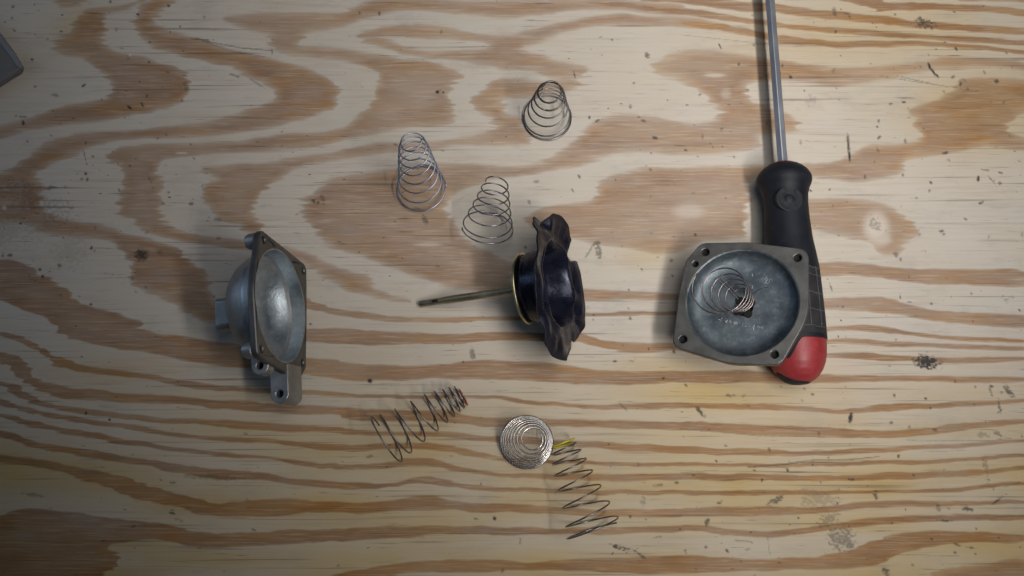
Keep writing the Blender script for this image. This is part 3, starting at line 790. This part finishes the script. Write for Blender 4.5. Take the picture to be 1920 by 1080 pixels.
for i, (x, y) in enumerate(CH):
    Mp = Mx @ Matrix.Translation((x, y, -9))
    link('screw_hole_shade', mesh_from(*lathe([(0, 0), (7.0 if i != 1 else 5.7, 0), (7.0 if i != 1 else 5.7, -1.5), (0, -1.5)], 20, Mp)), M_BLACK, fl, 40)  # black disc set in the hole to paint its inside dark with shade
prof = [(a, b * .84 if k < 15 and b < -2 else b) for k, (a, b) in enumerate(prof)]
bw = link('bowl', mesh_from(*lathe(prof, 96, Mx, closed=True)), M_COVER_IN, root, 40)
two_sided(bw, M_CAST, 12, 96)


def on_cover(px, py, h):
    """point of the bowl floor under this picture point, h above the floor"""
    o = Mx.to_translation() + inv; nz = (Mx.to_3x3() @ Vector((0, 0, 1)))
    p0 = P(px, py, 0); p1 = P(px, py, 200); q = o + nz * (-30.9 + h)
    t = (q - p0).dot(nz) / (p1 - p0).dot(nz)
    return p0 + (p1 - p0) * t


def cp(px, py, h): return on_cover(px, py, h) - inv


link('cast_channel', mesh_from(*merge([tube([cp(1336, 516, .6), cp(1360, 537, .8), cp(1384, 561, .6)], 1.5, 8), tube([cp(1340, 512, .6), cp(1364, 533, .8), cp(1388, 557, .6)], 1.5, 8)])), M_CAST, root, 40)
zc = (Mx.to_3x3() @ Vector((0, 0, 1)))
c0 = cp(1333, 508, 0)
Mh = frame(c0, Mx.to_3x3() @ Vector((1, 0, 0)), Mx.to_3x3() @ Vector((0, 1, 0)))
link('vent_boss', mesh_from(*lathe([(4.3, -1), (4.3, 3.2), (5.2, 4), (7.5, 3.2), (8.5, -1)], 24, Mh)), M_COVER_IN, root, 40)
link('vent_hole_shade', mesh_from(*lathe([(0, 1.4), (4.4, 1.4), (4.4, -.5), (0, -.5)], 20, Mh)), M_BLACK, root, 40)  # black plug paints the shade within the vent
lob = []
for a in range(4):
    ang = a * math.pi / 2 + .5
    Ml = frame(Mx @ Vector((15 * math.cos(ang), 15 * math.sin(ang), -31.3)), Mx.to_3x3() @ Vector((1, 0, 0)), Mx.to_3x3() @ Vector((0, 1, 0)))
    lob.append(lathe([(0, .7), (7, .7), (7.6, .2), (7.6, -1), (0, -1)], 18, Ml))
link('recess_shade', mesh_from(*merge(lob)), M_BLACK, root, 40)  # raised black discs, the recess's shade put into colour
# raised foundry characters: light strokes on the bowl floor
STR = [[(1351, 603), (1354, 594)], [(1347, 599), (1352, 600)], [(1360.5, 597), (1361, 598)], [(1359.5, 600), (1360, 603.5), (1363, 601), (1364, 599.5)], [(1363, 601), (1361.5, 605)],
       [(1370, 600.5), (1368.5, 602), (1368.5, 604), (1371, 605)], [(1376, 604), (1383, 604.6)], [(1376, 607), (1383, 607.6)], [(1391, 612), (1393, 605)], [(1397, 611.5), (1400, 612)],
       [(1408, 615), (1411, 615.5), (1413, 611)], [(1412, 619), (1414.5, 609)], [(1420, 615), (1421.5, 610)], [(1420, 612), (1422.5, 612)], [(1425, 612), (1424, 615)], [(1428.5, 612), (1427.5, 615), (1430, 615.5), (1430.5, 612.5), (1428.5, 612)],
       [(1410, 513), (1411.5, 518)], [(1410, 535), (1411, 538), (1409, 541)],
       [(1434, 524), (1437, 521), (1439.5, 523.5), (1436, 528), (1435, 531), (1440, 531.5)], [(1444, 522), (1441, 530)], [(1444, 522), (1448, 524), (1447, 529)]]
o = link('cast_lettering', mesh_from(*merge([tube([cp(x, y, .35) for x, y in s], .75, 6) for s in STR])), M_CHAR, root, 60)
link('scratch', mesh_from(*tube([cp(1412, 551, .1), cp(1420, 545, .1), cp(1430, 540, .1), cp(1440, 539, .1)], .5, 5)), M_BLACK, root, 60)
# support lug under the low side
Mlug = Matrix.Translation(P(1306, 590, 0) - inv)
link('mounting_lug', mesh_from(*lathe([(0, 0), (12, 0), (14, 2), (14, 50), (0, 53)], 20, Mlug)), M_CAST, root, 40)

c7 = []
for i, (x, y, r, h) in enumerate([(1346, 541, 49.5, 52), (1358, 545, 42, 41), (1368, 550, 36, 33), (1377, 555, 31, 25), (1385, 559, 26, 18), (1391, 563, 22, 11)]):
    p = on_cover(x, y, h); c7.append((x, y, p.z, r))
nsp = (-.36, .04, 1)
spring('fine nickel conical spring leaning inside the round bowl cover', c7, nsp, 1.2, M_WIRE_WARM, a0=2.4, grp=None)

# --- cup-shaped housing standing on its edge at the left
root = empty('carburettor_housing', P(525, 572, 0))
tag(root, 'domed grey metal cup housing standing on its edge at the left', 'metal housing')
inv = root.location / S
oh = P(527, 571, 124)
el, yaw = R(12.5), R(5)
nz = Vector((math.cos(el) * math.cos(yaw), math.cos(el) * math.sin(yaw), math.sin(el)))
hx = Vector((math.sin(yaw), -math.cos(yaw), 0))          # down the picture, level
Mz = frame(oh - inv, hx, nz.cross(hx))
if (Mz.to_3x3() @ Vector((0, 0, 1))).dot(nz) < 0: print('FRAME FLIP')
print('housing up axis', (Mz.to_3x3() @ Vector((0, 1, 0))))
k_ = .925
HH = [(x * k_, -y * k_) for x, y in [(-113, 66), (-90, -108), (95, 92), (100, -84), (120, -60)]]
outl = flange_outline(HH, 106.5, 16)
zmin = min((Mz @ Vector((x, y, -13))).z for x, y in outl)
print('housing lowest', zmin)
Mz = Matrix.Translation((0, 0, -zmin)) @ Mz
fl = link('flange', mesh_from(*plate(outl, [circle(0, 0, 100.5, 96)] + [circle(x, y, 6.5 if i != 4 else 5, 20) for i, (x, y) in enumerate(HH)], 13, Mz)), M_FLANGE, root, 30)
bevel(fl, 3.2, 3)
prof = [(100.9, -1.2), (99.2, -1.6), (97.4, -12), (95.4, -30), (92, -33), (85, -43), (73, -55), (57, -65), (38, -72), (14, -76), (0, -76),
        (0, -87), (20, -86), (45, -82), (66, -73), (80, -60), (89, -45), (95, -28), (99.5, -14), (102.5, -13.4), (100.9, -12.8)]
bw = link('bowl', mesh_from(*lathe(prof, 96, Mz, closed=True)), M_CAST_IN, root, 25)
two_sided(bw, M_CAST, 10, 96)


def rbox(M, x0, x1, y0, y1, z0, z1, ch, mat, parent, name, bw_=2.0):
    o_ = [(x0 + ch, y0), (x1 - ch, y0), (x1, y0 + ch), (x1, y1 - ch), (x1 - ch, y1), (x0 + ch, y1), (x0, y1 - ch), (x0, y0 + ch)]
    M2 = M @ Matrix.Translation((0, 0, z1))
    o = link(name, mesh_from(*plate(o_, [], z1 - z0, M2)), mat, parent, 30)
    bevel(o, bw_)
    return o


rbox(Mz, -24, 34, -26, 22, -116, -76, 7, M_CAST, root, 'inlet_boss', 3)
# rounded ears running back from the flange corners
for (x, y) in (HH[0], HH[2]):
    Me = Mz @ Matrix.Translation((x, y, -13.2))
    link('screw_ear', mesh_from(*lathe([(0, 0), (13, 0), (14.5, -1.5), (14, -13), (11, -19), (0, -22)], 24, Me)), M_CAST, root, 40)


def eyelet(cx, cy, ctr, hole, r, along, thick, name):
    """a drilled lug: stadium outline in the level plane of the casting, hole seen from above"""
    up = Mz.to_3x3() @ Vector((0, -1, 0)); hz = Mz.to_3x3() @ Vector((1, 0, 0)); nn = Mz.to_3x3() @ Vector((0, 0, 1))
    M2 = frame(Mz @ Vector((cx, cy, ctr)), nn, hz * -1)
    if (M2.to_3x3() @ Vector((0, 0, 1))).dot(up) < 0: M2 = frame(Mz @ Vector((cx, cy, ctr)), nn, hz)
    ydir = 1 if (M2.to_3x3() @ Vector((0, 1, 0))).dot(hz) > 0 else -1
    o_ = hull(circle(0, 0, r, 28) + [(-r, -ydir * along), (r, -ydir * along)])
    o = link(name, mesh_from(*plate(o_, [circle(0, 0, hole, 20)], thick, M2)), M_CAST, root, 30)
    bevel(o, 1.8)
    Mp = M2 @ Matrix.Translation((0, 0, -min(thick, 14)))
    link('bolt_hole_shade', mesh_from(*lathe([(0, 0), (hole + .4, 0), (hole + .4, -1.5), (0, -1.5)], 20, Mp)), M_BLACK, o, 40)  # shade down the drilled hole, painted by a black disc


eyelet(110, -52, -21, 6.2, 16, 34, 24, 'mounting_lug')
eyelet(153, 8, -15, 6.6, 17, 52, 58, 'mounting_lug')
# black discs paint the shade inside all the flange holes
for (x, y) in HH:
    Mp = Mz @ Matrix.Translation((x, y, -6))
    link('screw_hole_shade', mesh_from(*lathe([(0, 0), (6.9, 0), (6.9, -1.5), (0, -1.5)], 20, Mp)), M_BLACK, fl, 40)

# ------------------------------------------------------------------ screwdriver under the cover
hA, hB = P(1468, 309, 52), P(1499, 721, 52)
root = empty('screwdriver', Vector((hA.x, hA.y, 0)))
tag(root, 'long flat-bladed screwdriver with black grip and red rounded end', 'screwdriver')
inv = root.location / S
axd = (hB - hA); HL = axd.length; axd.normalize()
side = axd.cross(Vector((0, 0, 1))).normalized()
upv = side.cross(axd).normalized()
if upv.z < 0: upv = -upv
# local: x = side, y = up, z = along
Mg = Matrix.Identity(4)
for r in range(3): Mg[r][0], Mg[r][1], Mg[r][2], Mg[r][3] = side[r], upv[r], axd[r], (hA - inv)[r]
HP = [(0, 22), (3, 30), (8, 38), (16, 46), (24, 50.5), (31, 51.5), (38, 50), (46, 45.5), (58, 41.8), (75, 40.5), (95, 40.5), (120, 42), (145, 44), (170, 48), (195, 51.5),
      (225, 53.2), (260, 54.5), (300, 55.5), (335, 55.5), (355, 54), (370, 50.5), (383, 44.5), (393, 37), (401, 27), (405, 16), (407, 0)]
HPn = [(h * HL / 407.0, r * .955) for h, r in HP]


def hr(s):
    for (a, ra), (b_, rb) in zip(HPn, HPn[1:]):
        if a <= s <= b_: return ra + (rb - ra) * (s - a) / max(1e-6, b_ - a)
    return 0


def handle_skin(name, s0f, s1f, off, mat, na=96, ns=90, angs=(0, 2 * math.pi), panel=None):
    V_, F_ = [], []
    full = abs(angs[1] - angs[0] - 2 * math.pi) < 1e-6
    cols = na if full else na + 1
    for i in range(ns + 1):
        for k in range(cols):
            a = angs[0] + (angs[1] - angs[0]) * k / na
            s = s0f(a) + (s1f(a) - s0f(a)) * i / ns
            r = hr(s) + off
            # soft three-lobed section in the waist of the grip
            w = math.exp(-((s - 250) / 130) ** 2)
            r *= 1 + .012 * w * math.cos(3 * (a - math.pi / 2))
            V_.append(Mg @ Vector((r * math.cos(a), r * math.sin(a), s)))
    for i in range(ns):
        for k in range(na):
            k2 = (k + 1) % cols
            F_.append((i * cols + k, i * cols + k2, (i + 1) * cols + k2, (i + 1) * cols + k))
    o = link(name, mesh_from(V_, F_), mat, root, 50)
    return o


# the curved line where the black grip meets the red end
def seam(a):
    side_r = math.cos(a)      # +1 / -1 on the two flanks
    q = max(0.0, min(1.0, (-side_sign * side_r - .02) / .55))
    return 330 * HL / 407 + 36 * q * q * (3 - 2 * q)


side_sign = 1 if side.x > 0 else -1
handle_skin('end_cap', lambda a: 300 * HL / 407, lambda a: HL - .01, 0, M_RED, ns=60)
g_ = handle_skin('grip', lambda a: 3.0, seam, 1.6, M_GRIP, ns=120)
sm = g_.modifiers.new('Solidify', 'SOLIDIFY'); sm.thickness = 2.4 * S; sm.offset = -1
v, f = lathe([(0, -3), (15, -3), (21, -1.5), (24, 2), (25, 8), (0, 8)], 40, Mg)
link('collar_ring', mesh_from(v, f), M_RED, root, 40)
# dark insert in the butt of the handle
Mi = Mg @ Matrix.Translation((0, 0, 0))
V_, F_ = [], []
na, ns = 48, 10
for i in range(ns + 1):
    for k in range(na):
        a = 2 * math.pi * k / na; q = i / ns
        x = 30 * q * math.cos(a) - 11 * side_sign; y = 20 * q * math.sin(a) + 2
        r_ = math.hypot(x, y)
        s_ = HL
        for (sa, ra), (sb, rb) in zip(HPn[::-1], HPn[-2::-1]):
            if ra <= r_ <= rb: s_ = sa + (sb - sa) * (r_ - ra) / max(1e-6, rb - ra); break
        V_.append(Mg @ Vector((x, y, s_ + 1.2)))
for i in range(ns):
    for k in range(na):
        k2 = (k + 1) % na
        F_.append((i * na + k, i * na + k2, (i + 1) * na + k2, (i + 1) * na + k))
ins = link('butt_insert', mesh_from(V_, F_), M_GRIP, root, 60)
sm = ins.modifiers.new('Solidify', 'SOLIDIFY'); sm.thickness = 2 * S


def on_handle(s, dx, off=0.0):
    """point on the grip skin at distance s along it and dx to the right of its middle"""
    r = hr(s) + 1.6 + off
    x = dx * side_sign
    c_ = max(-.999, min(.999, x / r)); a = math.acos(c_)
    w = math.exp(-((s - 250) / 130) ** 2)
    r *= 1 + .012 * w * math.cos(3 * (a - math.pi / 2))
    return Mg @ Vector((r * math.cos(a), r * math.sin(a), s))


lines = []
for s in (205, 219, 252, 283, 313):
    lines.append(tube([on_handle(s + (2 if dx > 20 else 0) * 1.0, dx, .2) for dx in range(-20, 50, 4)], 1.0, 6))
for dx0 in (-14, 14, 36):
    lines.append(tube([on_handle(s, dx0 * hr(s) / 53, .2) for s in range(205, 314, 6)], 1.0, 6))
lines.append(tube([on_handle(s, -16 - (s - 313) * .1, .2) for s in range(300, 332, 4)], .9, 6))
link('grip_rib', mesh_from(*merge(lines)), M_GRIPLINE, root, 60)
# worn panel under the ribs
V_, F_ = [], []
sl = list(range(206, 330, 6)); dl = list(range(-16, 50, 3))
for s in sl:
    for dx in dl: V_.append(on_handle(s, dx * hr(s) / 53, .25))
for i in range(len(sl) - 1):
    for k in range(len(dl) - 1):
        q = i * len(dl) + k
        F_.append((q, q + 1, q + len(dl) + 1, q + len(dl)))
gp = link('grip_panel', mesh_from(V_, F_), M_GRIPPANEL, root, 60)
# thumb button in its oval recess
c0 = on_handle(78, -4, 0)
Mb = frame(c0 - upv * 2.5, side, upv.cross(side) * -1)
if (Mb.to_3x3() @ Vector((0, 0, 1))).z < 0: Mb = frame(c0 - upv * 2.5, side, upv.cross(side))
link('thumb_button', mesh_from(*lathe([(0, 4.6), (5, 4.2), (8, 3.2), (10, 1.8), (19, 2.2), (22, 3.0), (24, 2.4), (26, -6)], 36, Mb)), M_GRIP, root, 50)
# shaft: a hexagonal bar that flattens into the blade above the picture
sh0 = hA + axd * 6
sh1 = P(1443, -10, 50)
d_ = (sh1 - sh0).normalized()
su = Vector((0, 0, 1)) - d_ * d_.z; su.normalize(); sw = d_.cross(su)
stations = [(0, 9.8, 9.8, .0), ((sh1 - sh0).length - 25, 9.4, 9.4, 0), ((sh1 - sh0).length + 10, 10.2, 7.5, 0), ((sh1 - sh0).length + 70, 13, 3.2, 0), ((sh1 - sh0).length + 120, 12, 1.6, 0)]
V_, F_ = [], []
for (t, wa, ta, _) in stations:
    for k in range(6):
        a = math.pi / 3 * k + math.pi / 6 + .25
        V_.append(sh0 - inv + d_ * t + sw * math.cos(a) * wa * 1.05 + su * math.sin(a) * ta)
for i in range(len(stations) - 1):
    for k in range(6): F_.append((i * 6 + k, i * 6 + (k + 1) % 6, (i + 1) * 6 + (k + 1) % 6, (i + 1) * 6 + k))
F_.append(tuple(range(6))); F_.append(tuple(range(len(V_) - 6, len(V_))))
shf = link('shaft', mesh_from(V_, F_), M_SHAFT, root, 25)
bevel(shf, 1.4, 2, 25)

# ------------------------------------------------------------------ torn rubber diaphragm with its rod
tip = P(787, 570, 6); dc = P(986, 541, 85)
root = empty('carburettor_diaphragm', Vector((P(1040, 540, 0))))
tag(root, 'black torn rubber diaphragm with gold disc and long metal rod', 'diaphragm')
inv = root.location / S
ax = (dc - tip); RL = ax.length; ax.normalize()
e1 = ax.cross(Vector((0, 0, 1))).normalized()
if e1.y > 0: e1 = -e1
e2 = e1.cross(ax)
if e2.z < 0: e2 = -e2
def L(a, u, v): return dc - inv + ax * a + e1 * u + e2 * v
Md = Matrix.Identity(4)
for r in range(3): Md[r][0], Md[r][1], Md[r][2], Md[r][3] = e1[r], e2[r], ax[r], (dc - inv)[r]
link('backing_disc', mesh_from(*lathe([(0, -2), (54, -2), (60, -2.5), (63.2, -2.2), (64.8, -1), (65, 0.8), (64.2, 2.4), (0, 2.6)], 72, Md)), M_BRASS, root, 35)
q = RL
rod = tube([L(-q, 0, 0), L(-q + 1.5, 0, 0), L(-q + 50, 0, 0), L(-q + 54, 0, 0), L(-8, 0, 0), L(0, 0, 0)], [4.2, 6.0, 6.2, 7.2, 7.8, 7.8], 20)
ro = link('rod', mesh_from(*rod), M_ROD, root, 40)
link('rod_slot_shade', mesh_from(*tube([L(-q + 28, -.5, 5.6), L(-q + 40, -.5, 5.7)], [2.6, 2.4], 10, flat=.35)), M_BLACK, ro, 40)  # black bar on the rod paints the slot's shade
link('rod_tip', mesh_from(*tube([L(-q + 3, 1, 5.2), L(-q + 16, 2.0, 4.8)], [2.0, 1.6], 10, flat=.4)), M_BLACK, ro, 40)

RIM = [(0, 139, -2), (12, 136, -9), (24, 127, -11), (36, 112, -6), (48, 107, -8), (70, 110, -4), (90, 114, 0), (112, 112, 4), (130, 116, 2), (146, 124, -9), (158, 127, -15), (165, 114, -10), (170, 124, 3), (178, 131, 4), (190, 132, 8),
       (201, 127, 12), (212, 113, 10), (224, 84, -9), (232, 92, -6), (240, 118, 6), (252, 120, 8), (270, 119, 9), (288, 119, 10), (302, 122, 10), (310, 127, 2), (318, 129, -2), (324, 114, -4), (329, 130, -4), (340, 136, -4), (352, 139, -2)]


def rim(ph):
    ph %= 360
    Rm = RIM + [(RIM[0][0] + 360, RIM[0][1], RIM[0][2])]
    for (a, r1, d1), (b_, r2, d2) in zip(Rm, Rm[1:]):
        if a <= ph <= b_:
            t = (ph - a) / (b_ - a); t = t * t * (3 - 2 * t)
            return r1 + (r2 - r1) * t, d1 + (d2 - d1) * t
    return RIM[0][1], RIM[0][2]


NA, NR = 240, 70
V_, F_, dust = [], [], []
for i in range(NR + 1):
    t = i / NR
    for k in range(NA):
        ph = 360 * k / NA; a_ = math.radians(ph)
        rr, da = rim(ph)
        rr *= .975
        # section: piston wall out from the disc, rolled convolution, then the flat flange
        if t < .30:
            f_ = t / .30; r = 54 + 8 * math.sin(f_ * math.pi * .5); h = 3.2 + 14 * f_
        elif t < .62:
            f_ = (t - .30) / .32; r = 62 + 22 * f_ ** .9; h = 17.2 + 41 * math.sin(f_ * math.pi * .5) + 5 * math.sin(f_ * math.pi)
        else:
            f_ = (t - .62) / .38; r = 84 + (rr - 84) * f_; h = 58.2 + da * f_ ** 1.2 * 1.3 + 3 * math.sin(f_ * 3.1)
        w = max(0, (t - .22) / .78)
        n0 = mnoise.noise(Vector((math.cos(a_) * 2.1, math.sin(a_) * 2.1, t * 2.6)))
        n1 = mnoise.noise(Vector((math.cos(a_) * 4.6 + 7, math.sin(a_) * 4.6, t * 5.0)))
        flow = math.sin(math.sin(a_) * r / 13 + math.cos(a_) * r / 55 + 2.2 * n0)
        calm = 1 - .62 * min(1, max(0, (t - .72) / .2))
        h += w * calm * (9 * n0 + 1.0 * n1 + 2.2 * flow) + 3 * math.exp(-((t - .58) / .09) ** 2)
        r += w * (1 - .6 * max(0, t - .62)) * (6 * n0 + 2 * n1) * (1 if t < .8 else .25)
        r = max(r, 53)
        p = L(h, r * math.cos(a_), r * math.sin(a_))
        if p.z < 2.2: p.z = 2.2 + .15 * (2.2 - p.z)
        V_.append(p)
        dv = max(0, (t - .88) / .12) * (.10 + .90 * math.cos(a_) ** 4) + .5 * max(0, n1) * w
        dust.append(min(1, dv))
for i in range(NR):
    for k in range(NA):
        k2 = (k + 1) % NA
        F_.append((i * NA + k, i * NA + k2, (i + 1) * NA + k2, (i + 1) * NA + k))
me = bpy.data.meshes.new('skirt')
me.from_pydata([tuple(Vector(v) * S) for v in V_], [], F_)
me.attributes.new('dust', 'FLOAT', 'POINT').data.foreach_set('value', dust)
sk = link('rubber_skirt', me, M_RUBBER, root, 180)
sm = sk.modifiers.new('Solidify', 'SOLIDIFY'); sm.thickness = 3.0 * S; sm.offset = 0
# inner floor of the piston, puckered rubber over the plate
V_, F_, dust = [], [], []
for i in range(25):
    for k in range(96):
        a_ = 2 * math.pi * k / 96; r = 61 * i / 24
        n0 = mnoise.noise(Vector((math.cos(a_) * r / 22, math.sin(a_) * r / 22, 3)))
        h = 10 + 9 * n0 * (1 - (i / 24) ** 4) + 10 * math.exp(-(r / 16) ** 2) - 6 * (i / 24) ** 3
        V_.append(L(h, r * math.cos(a_), r * math.sin(a_))); dust.append(max(0, n0) * .4)
for i in range(24):
    for k in range(96):
        k2 = (k + 1) % 96
        F_.append((i * 96 + k, i * 96 + k2, (i + 1) * 96 + k2, (i + 1) * 96 + k))
me = bpy.data.meshes.new('floor')
me.from_pydata([tuple(Vector(v) * S) for v in V_], [], F_)
me.attributes.new('dust', 'FLOAT', 'POINT').data.foreach_set('value', dust)
link('piston_floor', me, M_RUBBER, root, 180)

# ------------------------------------------------------------------ corner of a grey bin at the upper left
H = 24
root = empty('storage_bin', P(-60, 90, 0))
tag(root, 'corner of a dark grey plastic bin at the upper left edge', 'bin')
inv = root.location / S


def bin_poly(pts, z0, z1, mat, name, bv):
    ps = [P(x, y, H) for x, y in pts]
    n = len(ps)
    V_ = [Vector((p.x, p.y, z0)) - inv for p in ps] + [Vector((p.x, p.y, z1)) - inv for p in ps]
    F_ = [tuple(range(n)), tuple(range(n, 2 * n))] + [(k, (k + 1) % n, (k + 1) % n + n, k + n) for k in range(n)]
    o = link(name, mesh_from(V_, F_), mat, root, 30); bevel(o, bv, 3)
    return o


bin_poly([(-300, -150), (-44, 20), (-6, 58), (24, 98), (37, 120), (33, 129), (-4, 152), (-60, 190), (-400, 400)], 0, H - 4, M_BIN, 'bin_body', 5)
bin_poly([(-110, -40), (-42, 20), (-5, 56), (25, 96), (39, 120), (36, 127), (29, 122), (16, 102), (-14, 64), (-52, 24), (-110, -20)], H - 12, H - 1, M_BINRIM, 'bin_rim', 2)
